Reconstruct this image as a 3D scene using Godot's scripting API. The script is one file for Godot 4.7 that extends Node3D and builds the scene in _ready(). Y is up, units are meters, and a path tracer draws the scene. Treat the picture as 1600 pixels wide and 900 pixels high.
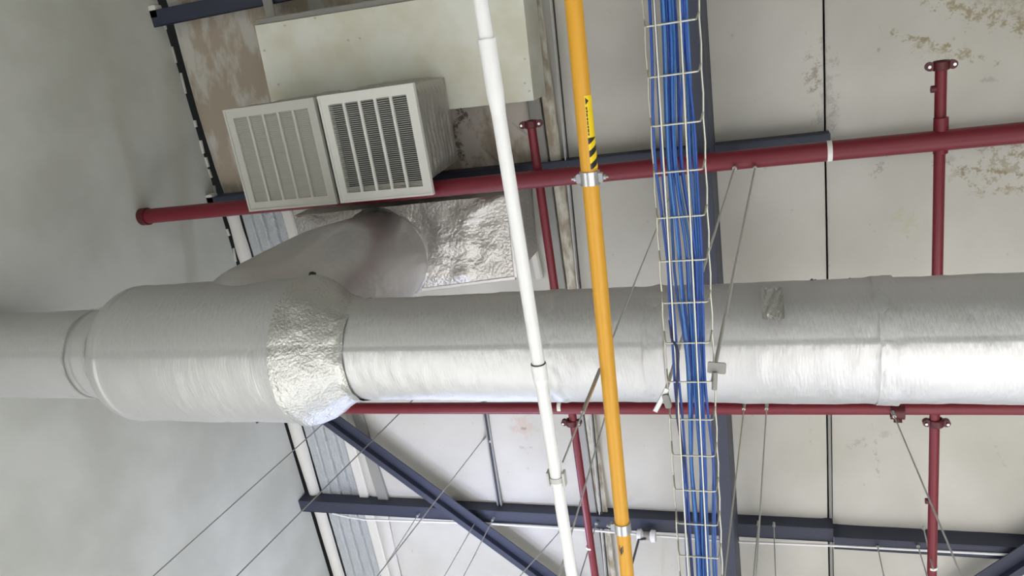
extends Node3D
# A workshop roof seen from below: foil-wrapped air duct, two grilles under an air handler, red sprinkler pipes,
# a yellow gas pipe, a white conduit and a basket tray of blue network cables. One unit is a metre; the floor is y = 0.

const UPDIR := Vector3(0, 1, 0)
const CEIL := 6.5
const HB := 8.5       # strength of each high-bay lamp

var M := {}
var chaos := RandomNumberGenerator.new()
var crumple := FastNoiseLite.new()
var wob := FastNoiseLite.new()


# ---------------------------------------------------------------- mesh building
class Shape:
	var v := PackedVector3Array()
	var n := PackedVector3Array()
	var t := PackedVector2Array()

	func tri(a: Vector3, b: Vector3, c: Vector3, na: Vector3, nb: Vector3, nc: Vector3, ta := Vector2.ZERO, tb := Vector2.ZERO, tc := Vector2.ZERO) -> void:
		var face := (b - a).cross(c - a)
		if face.length_squared() < 1e-16:
			return
		if face.dot(na + nb + nc) > 0.0:   # front faces run clockwise
			v.append_array([a, c, b]); n.append_array([na, nc, nb]); t.append_array([ta, tc, tb])
		else:
			v.append_array([a, b, c]); n.append_array([na, nb, nc]); t.append_array([ta, tb, tc])

	func quad(a: Vector3, b: Vector3, c: Vector3, d: Vector3, out: Vector3) -> void:
		var m := (b - a).cross(d - a)
		if m.length_squared() < 1e-16:
			m = (c - b).cross(d - b)
		m = m.normalized()
		if m.dot(out) < 0.0:
			m = -m
		var w := (b - a).length()
		var h := (d - a).length()
		tri(a, b, c, m, m, m, Vector2(0, 0), Vector2(w, 0), Vector2(w, h))
		tri(a, c, d, m, m, m, Vector2(0, 0), Vector2(w, h), Vector2(0, h))

	func mesh() -> ArrayMesh:
		var a := []
		a.resize(Mesh.ARRAY_MAX)
		a[Mesh.ARRAY_VERTEX] = v
		a[Mesh.ARRAY_NORMAL] = n
		a[Mesh.ARRAY_TEX_UV] = t
		var st := SurfaceTool.new()
		st.create_from_arrays(a)
		st.index()
		st.generate_tangents()
		return st.commit()


func face_grid(s: Shape, at: Callable, nu: int, nv: int, uv: Vector2, inside: Callable) -> void:
	# a smooth sheet of points at(u, v); normals lead away from inside(u, v)
	var p := []
	for i in nu + 1:
		var row := PackedVector3Array()
		for j in nv + 1:
			row.append(at.call(float(i) / nu, float(j) / nv))
		p.append(row)
	var q := []
	for i in nu + 1:
		var row := PackedVector3Array()
		for j in nv + 1:
			var a: Vector3 = p[mini(i + 1, nu)][j] - p[maxi(i - 1, 0)][j]
			var b: Vector3 = p[i][mini(j + 1, nv)] - p[i][maxi(j - 1, 0)]
			var m := a.cross(b).normalized()
			var c: Vector3 = inside.call(float(i) / nu, float(j) / nv)
			if m.dot(p[i][j] - c) < 0.0:
				m = -m
			row.append(m)
		q.append(row)
	for i in nu:
		for j in nv:
			var ta := Vector2(float(i) / nu, float(j) / nv) * uv
			var tb := Vector2(float(i + 1) / nu, float(j) / nv) * uv
			var tc := Vector2(float(i + 1) / nu, float(j + 1) / nv) * uv
			var td := Vector2(float(i) / nu, float(j + 1) / nv) * uv
			s.tri(p[i][j], p[i + 1][j], p[i + 1][j + 1], q[i][j], q[i + 1][j], q[i + 1][j + 1], ta, tb, tc)
			s.tri(p[i][j], p[i + 1][j + 1], p[i][j + 1], q[i][j], q[i + 1][j + 1], q[i][j + 1], ta, tc, td)


func frame_of(dir: Vector3) -> Array:
	var side := dir.cross(UPDIR)
	if side.length() < 0.05:
		side = dir.cross(Vector3(1, 0, 0))
	side = side.normalized()
	return [side, side.cross(dir).normalized()]


func tube(s: Shape, pts: Array, r: float, sides := 12, caps := true) -> void:
	# a round bar along points; the ring turns with the path
	var rings := []
	var outs := []
	var along := 0.0
	var alongs := []
	for i in pts.size():
		var d: Vector3 = (pts[mini(i + 1, pts.size() - 1)] - pts[maxi(i - 1, 0)]).normalized()
		var f := frame_of(d)
		var ring := PackedVector3Array()
		var out := PackedVector3Array()
		for k in sides + 1:
			var a := TAU * k / sides
			var o: Vector3 = f[0] * cos(a) + f[1] * sin(a)
			out.append(o)
			ring.append(pts[i] + o * r)
		rings.append(ring)
		outs.append(out)
		if i > 0:
			along += (pts[i] - pts[i - 1]).length()
		alongs.append(along)
	for i in pts.size() - 1:
		for k in sides:
			var ta := Vector2(alongs[i], float(k) / sides)
			var tb := Vector2(alongs[i + 1], float(k) / sides)
			var tc := Vector2(alongs[i + 1], float(k + 1) / sides)
			var td := Vector2(alongs[i], float(k + 1) / sides)
			s.tri(rings[i][k], rings[i + 1][k], rings[i + 1][k + 1], outs[i][k], outs[i + 1][k], outs[i + 1][k + 1], ta, tb, tc)
			s.tri(rings[i][k], rings[i + 1][k + 1], rings[i][k + 1], outs[i][k], outs[i + 1][k + 1], outs[i][k + 1], ta, tc, td)
	if caps:
		for e in [[0, 1], [pts.size() - 1, pts.size() - 2]]:
			var m: Vector3 = (pts[e[0]] - pts[e[1]]).normalized()
			for k in sides:
				s.tri(pts[e[0]], rings[e[0]][k], rings[e[0]][k + 1], m, m, m)


func turned(s: Shape, a: Vector3, b: Vector3, profile: Array, sides := 24) -> void:
	# a profile of Vector2(distance along a-b in metres, radius) spun about the line a-b
	var d := (b - a).normalized()
	var f := frame_of(d)
	for i in profile.size() - 1:
		var p: Vector2 = profile[i]
		var q: Vector2 = profile[i + 1]
		var slope := (q - p).normalized()
		for k in sides:
			var o := []
			var m := []
			for e in 2:
				var ang := TAU * (k + e) / sides
				var w: Vector3 = f[0] * cos(ang) + f[1] * sin(ang)
				o.append(w)
				m.append((w * slope.x - d * slope.y).normalized())
			var p0: Vector3 = a + d * p.x + o[0] * p.y
			var p1: Vector3 = a + d * q.x + o[0] * q.y
			var p2: Vector3 = a + d * q.x + o[1] * q.y
			var p3: Vector3 = a + d * p.x + o[1] * p.y
			s.tri(p0, p1, p2, m[0], m[0], m[1], Vector2(p.x, float(k) / sides), Vector2(q.x, float(k) / sides), Vector2(q.x, float(k + 1) / sides))
			s.tri(p0, p2, p3, m[0], m[1], m[1], Vector2(p.x, float(k) / sides), Vector2(q.x, float(k + 1) / sides), Vector2(p.x, float(k + 1) / sides))


func bar(s: Shape, a: Vector3, b: Vector3, outline: Array, up := UPDIR) -> void:
	# an outline of Vector2(sideways, upwards) swept from a to b, with end caps
	var d := (b - a).normalized()
	var side := d.cross(up).normalized()
	var top := side.cross(d).normalized()
	var mid := Vector2.ZERO
	for p in outline:
		mid += p / outline.size()
	var clockwise := Geometry2D.is_polygon_clockwise(PackedVector2Array(outline))
	for i in outline.size():
		var p: Vector2 = outline[i]
		var q: Vector2 = outline[(i + 1) % outline.size()]
		var e := q - p
		var o2 := Vector2(-e.y, e.x) if clockwise else Vector2(e.y, -e.x)
		var o := side * o2.x + top * o2.y
		var pa := a + side * p.x + top * p.y
		var qa := a + side * q.x + top * q.y
		s.quad(pa, pa + (b - a), qa + (b - a), qa, o)
	var ids := Geometry2D.triangulate_polygon(PackedVector2Array(outline))
	for end in [a, b]:
		var m: Vector3 = -d if end == a else d
		for i in range(0, ids.size(), 3):
			var c := []
			for k in 3:
				var p: Vector2 = outline[ids[i + k]]
				c.append(end + side * p.x + top * p.y)
			s.tri(c[0], c[1], c[2], m, m, m)


func block(s: Shape, c: Vector3, size: Vector3, turn := Basis.IDENTITY, cut := 0.0) -> void:
	# a box about c; cut is the chamfer of its upright edges
	var h := size / 2.0
	var o := [Vector2(-h.x + cut, -h.z), Vector2(h.x - cut, -h.z), Vector2(h.x, -h.z + cut), Vector2(h.x, h.z - cut), Vector2(h.x - cut, h.z), Vector2(-h.x + cut, h.z), Vector2(-h.x, h.z - cut), Vector2(-h.x, -h.z + cut)]
	if cut == 0.0:
		o = [Vector2(-h.x, -h.z), Vector2(h.x, -h.z), Vector2(h.x, h.z), Vector2(-h.x, h.z)]
	bar(s, c - turn.y * h.y, c + turn.y * h.y, o.map(func(p): return p), turn.z)


func rect(w: float, h: float, cut := 0.0, lift := 0.0) -> Array:
	# a bar outline: w wide, h high, standing on lift
	if cut == 0.0:
		return [Vector2(-w / 2, lift), Vector2(w / 2, lift), Vector2(w / 2, lift + h), Vector2(-w / 2, lift + h)]
	return [Vector2(-w / 2 + cut, lift), Vector2(w / 2 - cut, lift), Vector2(w / 2, lift + cut), Vector2(w / 2, lift + h - cut), Vector2(w / 2 - cut, lift + h), Vector2(-w / 2 + cut, lift + h), Vector2(-w / 2, lift + h - cut), Vector2(-w / 2, lift + cut)]


# ---------------------------------------------------------------- naming
var used := {}
func numbered(called: String) -> String:
	if not used.has(called):
		used[called] = 0
		return called
	used[called] += 1
	return "%s_%03d" % [called, used[called]]


func obj(called: String, s, m: Material, parent: Node = self) -> MeshInstance3D:
	var o := MeshInstance3D.new()
	o.name = numbered(called) if parent == self else called
	o.mesh = s.mesh() if s is Shape else s
	o.material_override = m
	o.cast_shadow = GeometryInstance3D.SHADOW_CASTING_SETTING_ON
	parent.add_child(o, true)
	return o


func thing(called: String, label: String, category: String, group := "") -> Node3D:
	var o := Node3D.new()
	o.name = numbered(called)
	add_child(o)
	return tag(o, label, category, group)


func tag(o: Node3D, label: String, category: String, group := "") -> Node3D:
	o.set_meta("label", label)
	o.set_meta("category", category)
	if group:
		o.set_meta("group", group)
	return o


func struct(called: String, s, m: Material) -> MeshInstance3D:
	var o := obj(called, s, m)
	o.set_meta("kind", "structure")
	return o


# ---------------------------------------------------------------- materials
func mat(called: String, c: Color, rough := 0.6, metal := 0.0) -> StandardMaterial3D:
	var m := StandardMaterial3D.new()
	m.resource_name = called
	m.albedo_color = c
	m.roughness = rough
	m.metallic = metal
	M[called] = m
	return m


func noise_map(seed_: int, freq: float, strength: float, size := 512, octaves := 4) -> NoiseTexture2D:
	var t := NoiseTexture2D.new()
	var f := FastNoiseLite.new()
	f.seed = seed_
	f.frequency = freq
	f.fractal_octaves = octaves
	t.noise = f
	t.width = size
	t.height = size
	t.seamless = true
	t.as_normal_map = true
	t.bump_strength = strength
	return t


func mottled(seed_: int, freq: float, dark: Color, light: Color, size := 512) -> NoiseTexture2D:
	var t := NoiseTexture2D.new()
	var f := FastNoiseLite.new()
	f.seed = seed_
	f.frequency = freq
	f.fractal_octaves = 5
	t.noise = f
	t.width = size
	t.height = size
	t.seamless = true
	var ramp := Gradient.new()
	ramp.colors = PackedColorArray([dark, light])
	ramp.offsets = PackedFloat32Array([0.25, 0.75])
	t.color_ramp = ramp
	return t


func bumpy(m: StandardMaterial3D, t: Texture2D, depth: float, scale := Vector3.ONE, tri := false) -> void:
	m.normal_enabled = true
	m.normal_texture = t
	m.normal_scale = depth
	m.uv1_scale = scale
	m.uv1_triplanar = tri
	m.uv1_world_triplanar = tri


func make_materials() -> void:
	var m := mat("wall_board", Color.WHITE, 0.85)
	m.albedo_texture = mottled(3, 0.006, Color(0.735, 0.74, 0.705), Color(0.785, 0.79, 0.76))
	m.uv1_triplanar = true
	m.uv1_world_triplanar = true
	m.uv1_scale = Vector3.ONE * 0.35
	mat("concrete", Color(0.785, 0.79, 0.795), 0.8)
	mat("asphalt", Color(0.50, 0.49, 0.47), 0.9)
	mat("back_wall", Color(0.66, 0.66, 0.64), 0.9)
	mat("roof_back", Color(0.22, 0.22, 0.22), 0.9)
	mat("steel", Color(0.19, 0.207, 0.275), 0.55)
	mat("grey_steel", Color(0.56, 0.555, 0.54), 0.6, 0.1)
	mat("red", Color(0.44, 0.085, 0.15), 0.42)
	mat("dark_red", Color(0.32, 0.06, 0.10), 0.45)
	mat("pvc", Color(0.90, 0.90, 0.905), 0.35)
	mat("enamel", Color(0.87, 0.87, 0.85), 0.4)
	mat("dull_enamel", Color(0.76, 0.76, 0.73), 0.5)
	mat("filter", Color(0.33, 0.34, 0.35), 0.9)
	mat("blue", Color(0.15, 0.35, 0.64), 0.4)
	mat("blue_deep", Color(0.12, 0.28, 0.60), 0.4)
	mat("blue_pale", Color(0.22, 0.43, 0.68), 0.4)
	mat("navy", Color(0.06, 0.09, 0.25), 0.45)
	mat("wire", Color(0.80, 0.80, 0.75), 0.38, 0.75)
	mat("dull_wire", Color(0.74, 0.74, 0.73), 0.5, 0.1)
	mat("grey_wire", Color(0.46, 0.46, 0.45), 0.6)
	mat("dark_wire", Color(0.16, 0.16, 0.17), 0.6)
	mat("zinc", Color(0.72, 0.73, 0.74), 0.3, 0.9)
	mat("foam", Color(0.82, 0.81, 0.78), 0.9)
	mat("dirty_foam", Color.WHITE, 0.9)
	M.dirty_foam.albedo_texture = mottled(12, 0.02, Color(0.60, 0.56, 0.49), Color(0.77, 0.76, 0.72))
	M.dirty_foam.uv1_triplanar = true
	M.dirty_foam.uv1_world_triplanar = true
	M.dirty_foam.uv1_scale = Vector3(1.2, 1.2, 0.5)
	mat("black", Color(0.03, 0.03, 0.03), 0.6)
	mat("white_band", Color(0.9, 0.9, 0.88), 0.5)
	m = mat("cabinet", Color.WHITE, 0.5)
	m.albedo_texture = mottled(21, 0.008, Color(0.83, 0.82, 0.75), Color(0.88, 0.885, 0.85))
	m.uv1_triplanar = true
	m.uv1_world_triplanar = true
	m.uv1_scale = Vector3.ONE * 0.5
	m = mat("yellow", Color(0.82, 0.60, 0.15), 0.42)
	m = mat("foil", Color(0.78, 0.78, 0.785), 0.43, 0.66)
	bumpy(m, noise_map(5, 0.02, 6.0, 1024, 5), 0.30, Vector3(4.0, 0.6, 1.0))
	m = mat("smooth_foil", Color(0.76, 0.75, 0.75), 0.36, 0.7)
	bumpy(m, noise_map(6, 0.012, 4.0, 1024, 4), 0.4, Vector3(1.0, 3.0, 1.0))
	m = mat("crushed_foil", Color(0.78, 0.78, 0.77), 0.30, 0.8)
	bumpy(m, noise_map(7, 0.03, 9.0, 1024, 5), 0.7, Vector3(2.0, 2.0, 1.0))
	m = mat("plenum_foil", Color(0.74, 0.725, 0.71), 0.32, 0.85)
	bumpy(m, noise_map(17, 0.03, 9.0, 512, 5), 0.5, Vector3(2.0, 2.0, 1.0))
	m = mat("neck_foil", Color(0.70, 0.69, 0.67), 0.34, 0.75)
	bumpy(m, noise_map(18, 0.03, 9.0, 512, 5), 0.5, Vector3(1.0, 5.0, 1.0))
	m = mat("film", Color(0.71, 0.725, 0.73), 0.09, 0.2)
	bumpy(m, noise_map(9, 0.02, 8.0, 512, 4), 1.0, Vector3(3, 6, 1))


# ---------------------------------------------------------------- the roof lining: print of stains and dirt in world coordinates
const MAP_X := -4.5
const MAP_Z := -5.6
const MAP_W := 7.3
const MAP_H := 7.0
const MAP_N := 1400

func blot(im: Image, x: float, z: float, rx: float, rz: float, turn: float, c: Color, strength: float, ragged := 0.6) -> void:
	var cx := (x - MAP_X) / MAP_W * MAP_N
	var cz := (z - MAP_Z) / MAP_H * MAP_N
	var kx := MAP_N / MAP_W
	var kz := MAP_N / MAP_H
	var reach := maxf(rx, rz) * 1.3
	for j in range(maxi(0, int(cz - reach * kz)), mini(MAP_N, int(cz + reach * kz) + 1)):
		for i in range(maxi(0, int(cx - reach * kx)), mini(MAP_N, int(cx + reach * kx) + 1)):
			var d := Vector2((i - cx) / kx, (j - cz) / kz).rotated(-turn)
			var e := Vector2(d.x / rx, d.y / rz).length()
			var a := (1.0 - e + ragged * (crumple.get_noise_2d(i * 2.2, j * 2.2) + 0.7 * crumple.get_noise_2d(i * 9.0, j * 9.0) - 0.2) * 1.7) * 1.6
			a = clampf(a, 0.0, 1.0) * strength * 0.62
			if a > 0.0 and e < 1.3:
				im.set_pixel(i, j, im.get_pixel(i, j).lerp(c, a))


func lining_map() -> ImageTexture:
	var f := FastNoiseLite.new()
	f.seed = 31
	f.frequency = 0.004
	f.fractal_octaves = 5
	var im := f.get_image(MAP_N, MAP_N, false, false, true)
	im.convert(Image.FORMAT_RGB8)
	var g := FastNoiseLite.new()
	g.seed = 8
	g.frequency = 0.017
	g.fractal_octaves = 5
	g.fractal_gain = 0.6
	var big := FastNoiseLite.new()
	big.seed = 14
	big.frequency = 0.006
	var lo := Color(0.705, 0.695, 0.66)
	var hi := Color(0.795, 0.785, 0.765)
	var paint := Color(0.74, 0.73, 0.70)
	var bare := Color(0.64, 0.59, 0.525)
	for j in MAP_N:
		var z := MAP_Z + MAP_H * j / MAP_N
		for i in MAP_N:
			var x := MAP_X + MAP_W * i / MAP_N
			var k := clampf(im.get_pixel(i, j).r, 0.0, 1.0)
			var c := lo.lerp(hi, k)
			if z > -0.93 and x < -1.36:      # where a leak has taken the white facing off
				var r := g.get_noise_2d(i * 1.3, j * 0.55) + 0.5 * big.get_noise_2d(i, j) + (0.05 if x < -3.3 else 0.02)
				c = paint.lerp(bare, clampf(0.5 + r * 2.4, 0.0, 0.95)) if x < -2.3 else Color(0.79, 0.76, 0.73).lerp(bare, clampf(0.3 + r * 2.2, 0.0, 0.9))
			im.set_pixel(i, j, c)
	var tan := Color(0.52, 0.46, 0.33)
	var grey := Color(0.42, 0.40, 0.37)
	# tan leak marks above and below the big red main
	blot(im, 0.998, -0.397, 0.30, 0.03, -0.42, tan, 0.75, 0.9)
	blot(im, 0.905, -0.341, 0.22, 0.014, -0.36, tan, 0.6, 0.9)
	blot(im, 1.217, -0.265, 0.34, 0.045, -0.40, tan, 0.75, 0.9)
	blot(im, 1.386, -0.257, 0.35, 0.12, -0.30, tan, 0.45, 1.0)
	blot(im, 1.032, -0.430, 0.16, 0.06, -0.3, tan, 0.25, 0.8)
	blot(im, 1.273, -1.143, 0.24, 0.016, -0.28, tan, 0.8, 0.8)
	blot(im, 1.404, -1.128, 0.20, 0.13, 0.0, tan, 0.65, 1.3)
	blot(im, 1.465, -1.066, 0.16, 0.05, -0.5, tan, 0.5, 1.0)
	blot(im, 1.099, -1.060, 0.05, 0.03, 0.0, grey, 0.3)
	blot(im, 1.172, -1.118, 0.05, 0.035, 0.0, grey, 0.35)
	blot(im, 1.122, -1.156, 0.05, 0.045, 0.0, tan, 0.4)
	blot(im, 1.232, -1.276, 0.05, 0.035, 0.0, tan, 0.5)
	blot(im, 1.405, -1.278, 0.09, 0.03, 0.0, tan, 0.4)
	blot(im, 0.702, -1.070, 0.03, 0.07, -0.5, grey, 0.5, 1.2)
	blot(im, 0.861, -1.429, 0.10, 0.10, 0.0, Color(0.70, 0.69, 0.56), 0.6)
	blot(im, 1.281, -0.623, 0.05, 0.02, 0.0, grey, 0.35)
	blot(im, 0.701, -0.381, 0.016, 0.014, 0.0, grey, 0.6)
	blot(im, 0.346, -0.456, 0.05, 0.12, 0.0, Color(0.45, 0.38, 0.31), 0.55, 1.0)
	blot(im, 0.409, -0.608, 0.07, 0.3, 0.0, grey, 0.35, 1.0)
	# round leak mark between the white pipe and the rail
	blot(im, -1.861, -2.936, 0.125, 0.115, 0.0, Color(0.74, 0.60, 0.55), 0.8, 0.35)
	blot(im, -1.861, -2.936, 0.09, 0.085, 0.0, Color(0.78, 0.74, 0.70), 0.9, 0.35)
	blot(im, -1.857, -2.948, 0.03, 0.016, 0.0, grey, 0.6)
	blot(im, -1.873, -3.126, 0.05, 0.022, 0.0, grey, 0.4)
	blot(im, -1.880, -3.326, 0.02, 0.014, 0.0, grey, 0.35)
	# smears right of the rafter
	blot(im, 0.586, -3.020, 0.07, 0.035, 0.3, grey, 0.3, 1.2)
	blot(im, 0.776, -2.938, 0.05, 0.03, 0.5, grey, 0.25, 1.2)
	blot(im, 0.705, -3.094, 0.014, 0.2, 0.1, grey, 0.4, 1.3)
	blot(im, 1.456, -3.093, 0.014, 0.14, 0.4, tan, 0.3, 1.2)
	blot(im, 0.281, -2.924, 0.014, 0.1, 0.0, grey, 0.25, 1.2)
	# mould on the lining beside the duct
	blot(im, -1.943, -0.456, 0.05, 0.05, 0.0, Color(0.10, 0.08, 0.06), 0.9, 0.7)
	blot(im, -2.009, -0.606, 0.035, 0.17, 0.1, Color(0.16, 0.12, 0.08), 0.85, 0.8)
	blot(im, -1.831, -0.535, 0.10, 0.08, 0.0, Color(0.50, 0.41, 0.29), 0.35, 1.0)
	blot(im, -1.945, -0.774, 0.12, 0.05, 0.0, Color(0.45, 0.37, 0.27), 0.35, 1.0)
	blot(im, -1.624, -0.737, 0.010, 0.16, 0.8, Color(0.42, 0.38, 0.35), 0.6, 0.3)
	blot(im, -1.545, -0.589, 0.010, 0.14, 0.8, Color(0.45, 0.41, 0.38), 0.6, 0.3)
	blot(im, -1.753, -0.792, 0.010, 0.14, 0.7, Color(0.42, 0.36, 0.32), 0.6, 0.3)
	chaos.seed = 77
	for k in 420:
		var r := chaos.randf_range(0.004, 0.011)
		blot(im, chaos.randf_range(-3.4, 2.7), chaos.randf_range(-5.3, 0.9), r, r * chaos.randf_range(0.7, 1.8), 0.0, grey, chaos.randf_range(0.15, 0.5), 0.4)
	return ImageTexture.create_from_image(im)


func lining_panel(called: String, x0: Callable, x1: Callable, z0: float, z1: float, sag: float, m: Material, parent: Node, seed_: float) -> void:
	# one blanket of white-faced insulation hanging a little between two purlins; its edges turn up into the joints
	var s := Shape.new()
	var at := func(u: float, v: float) -> Vector3:
		var z := lerpf(z0, z1, v)
		var a: float = x0.call(z)
		var b: float = x1.call(z)
		var x := lerpf(a, b, u)
		var edge := minf(minf(x - a, b - x), 0.06) / 0.06
		var y := CEIL - sag * pow(sin(PI * v), 0.7) * (0.75 + 0.25 * sin(PI * u)) + 0.012 * (1.0 - edge) * (1.0 - edge)
		y += 0.012 * sin(PI * v) * wob.get_noise_3d(x * 60.0, seed_ * 40.0, z * 60.0) + 0.003 * crumple.get_noise_2d(x * 90.0, z * 90.0)
		return Vector3(x, y, z)
	face_grid(s, at, 48, 48, Vector2.ONE, func(_u, _v): return Vector3(0, 20, 0))
	for k in s.v.size():
		s.t[k] = Vector2((s.v[k].x - MAP_X) / MAP_W, (s.v[k].z - MAP_Z) / MAP_H)
	# the back and rim of the blanket
	var c := [Vector3(x0.call(z0), CEIL + 0.03, z0), Vector3(x1.call(z0), CEIL + 0.03, z0), Vector3(x1.call(z1), CEIL + 0.03, z1), Vector3(x0.call(z1), CEIL + 0.03, z1)]
	s.quad(c[0], c[1], c[2], c[3], UPDIR)
	for k in 4:
		var p: Vector3 = c[k]
		var q: Vector3 = c[(k + 1) % 4]
		s.quad(p, q, q - UPDIR * 0.022, p - UPDIR * 0.022, (p + q) / 2 - (c[0] + c[2]) / 2)
	obj(called, s, m, parent)


func wall_x(z: float) -> float:
	return -4.217 - 0.0244 * z


# ---------------------------------------------------------------- builders
func steel_purlin(a: Vector3, b: Vector3, depth: float, flange: float, label: String) -> void:
	# a Z section on edge: a and b lie on the near lower edge; the flange runs away from it
	var t := 0.006
	var root := thing("roof_purlin", label, "purlin", "")
	var s := Shape.new()
	bar(s, a, b, rect(t, depth, 0.0, 0.0))
	obj("web", s, M.steel, root)
	var away := Vector3(0, 0, -1)
	s = Shape.new()
	bar(s, a + away * flange / 2, b + away * flange / 2, rect(flange, t, 0.0015, 0.0))
	bar(s, a + away * (flange - t / 2), b + away * (flange - t / 2), rect(t, 0.02))
	obj("flange", s, M.steel, root)


func straight(a: Vector3, b: Vector3, steps := 1) -> Array:
	var p := []
	for i in steps + 1:
		p.append(a.lerp(b, float(i) / steps))
	return p


func stretch(a: Vector3, b: Vector3, before: float, after: float) -> Array:
	# the line a-b made longer at both ends
	var d := (b - a).normalized()
	return [a - d * before, b + d * after]


func coupling(root: Node3D, c: Vector3, axis: Vector3, r: float, ears: Vector3) -> void:
	# a two-piece grooved coupling: ring, two ears and their bolts
	var s := Shape.new()
	var w := r * 0.85
	var rr := r * 1.45
	turned(s, c - axis * w, c + axis * w, [Vector2(0, r * 0.95), Vector2(0.0, rr * 0.9), Vector2(w * 0.25, rr), Vector2(w * 1.75, rr), Vector2(w * 2, rr * 0.9), Vector2(w * 2, r * 0.95)])
	obj("coupling", s, M.dark_red, root)
	for k in [-1, 1]:
		var e: Vector3 = c + ears * rr * 1.25 * k
		s = Shape.new()
		var out: Vector3 = ears * k
		var bolt_dir := axis.cross(out).normalized()
		tube(s, [e - bolt_dir * r * 0.55, e + bolt_dir * r * 0.55], r * 0.82, 14)
		obj("coupling_ear", s, M.dark_red, root)
		s = Shape.new()
		tube(s, [e + out * r * 0.2 - bolt_dir * r * 1.0, e + out * r * 0.2 + bolt_dir * r * 1.0], r * 0.3, 6)
		obj("bolt", s, M.zinc, root)


func hanger_wire(top: Vector3, bottom: Vector3, r: float, label: String, m: Material, group := "", eye := true) -> void:
	var root := thing("hanger_wire", label, "wire", group)
	var s := Shape.new()
	tube(s, [top, bottom], r, 8)
	obj("wire", s, m, root)
	if eye:
		s = Shape.new()
		var d := (bottom - top).normalized()
		tube(s, [top - d * 0.01, top + d * 0.05], r * 2.4, 8)
		obj("crimp_sleeve", s, m, root)


func foil_lathe(s: Shape, prof: Callable, x0: float, x1: float, c: Vector3, nx: int, na: int, rough: float, seed_: float, rings: float, worn := []) -> void:
	# a wrapped round duct along x about c, its radius prof(x); rings is how strongly the wrap creases round the duct
	var at := func(u: float, v: float) -> Vector3:
		var x := lerpf(x0, x1, u)
		var a := v * TAU
		var r: float = prof.call(x)
		var ca := cos(a)
		var sa := sin(a)
		r += 0.006 * wob.get_noise_3d(x * 40.0, ca * 25.0 + seed_ * 100.0, sa * 25.0)
		r += rings * crumple.get_noise_3d(x * 260.0, ca * 18.0 + seed_ * 50.0, sa * 18.0)
		var k := 1.0
		for b in worn:
			k += 3.0 * exp(-pow((x - b) / 0.035, 2))
		r += rough * k * crumple.get_noise_3d(x * 220.0, ca * 60.0 + seed_ * 70.0, sa * 60.0)
		# the lengthwise lap of the wrap, underneath
		var lap := fposmod(0.815 - v, 1.0)
		if lap < 0.25:
			r += 0.0045 * (1.0 - lap * 4.0)
		return c + Vector3(x, sa * r, ca * r)
	face_grid(s, at, nx, na, Vector2(x1 - x0, 1.5), func(u, _v): return c + Vector3(lerpf(x0, x1, u), 0, 0))


func wrinkled_face(s: Shape, a: Vector3, b: Vector3, c: Vector3, d: Vector3, out: Vector3, amp: float, n: int, seed_: float, ribs := 0.0) -> void:
	# a quad of foil, corners a b c d, pillowed and creased; its rim stays put
	var at := func(u: float, v: float) -> Vector3:
		var p := a.lerp(b, u).lerp(d.lerp(c, u), v)
		var rim := minf(1.0, 8.0 * minf(minf(u, 1.0 - u), minf(v, 1.0 - v)))
		var k := crumple.get_noise_3d(p.x * 45.0 + seed_ * 31.0, p.y * 45.0, p.z * 45.0) + 0.5 * crumple.get_noise_3d(p.x * 160.0, p.y * 160.0 + seed_ * 17.0, p.z * 160.0)
		return p + out * (rim * amp * (k + 0.6) + ribs * rim * sin(p.y * 110.0 + 1.5 * k))
	face_grid(s, at, n, n, Vector2((b - a).length(), (d - a).length()), func(u, v): return a.lerp(b, u).lerp(d.lerp(c, u), v) - out)


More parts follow.
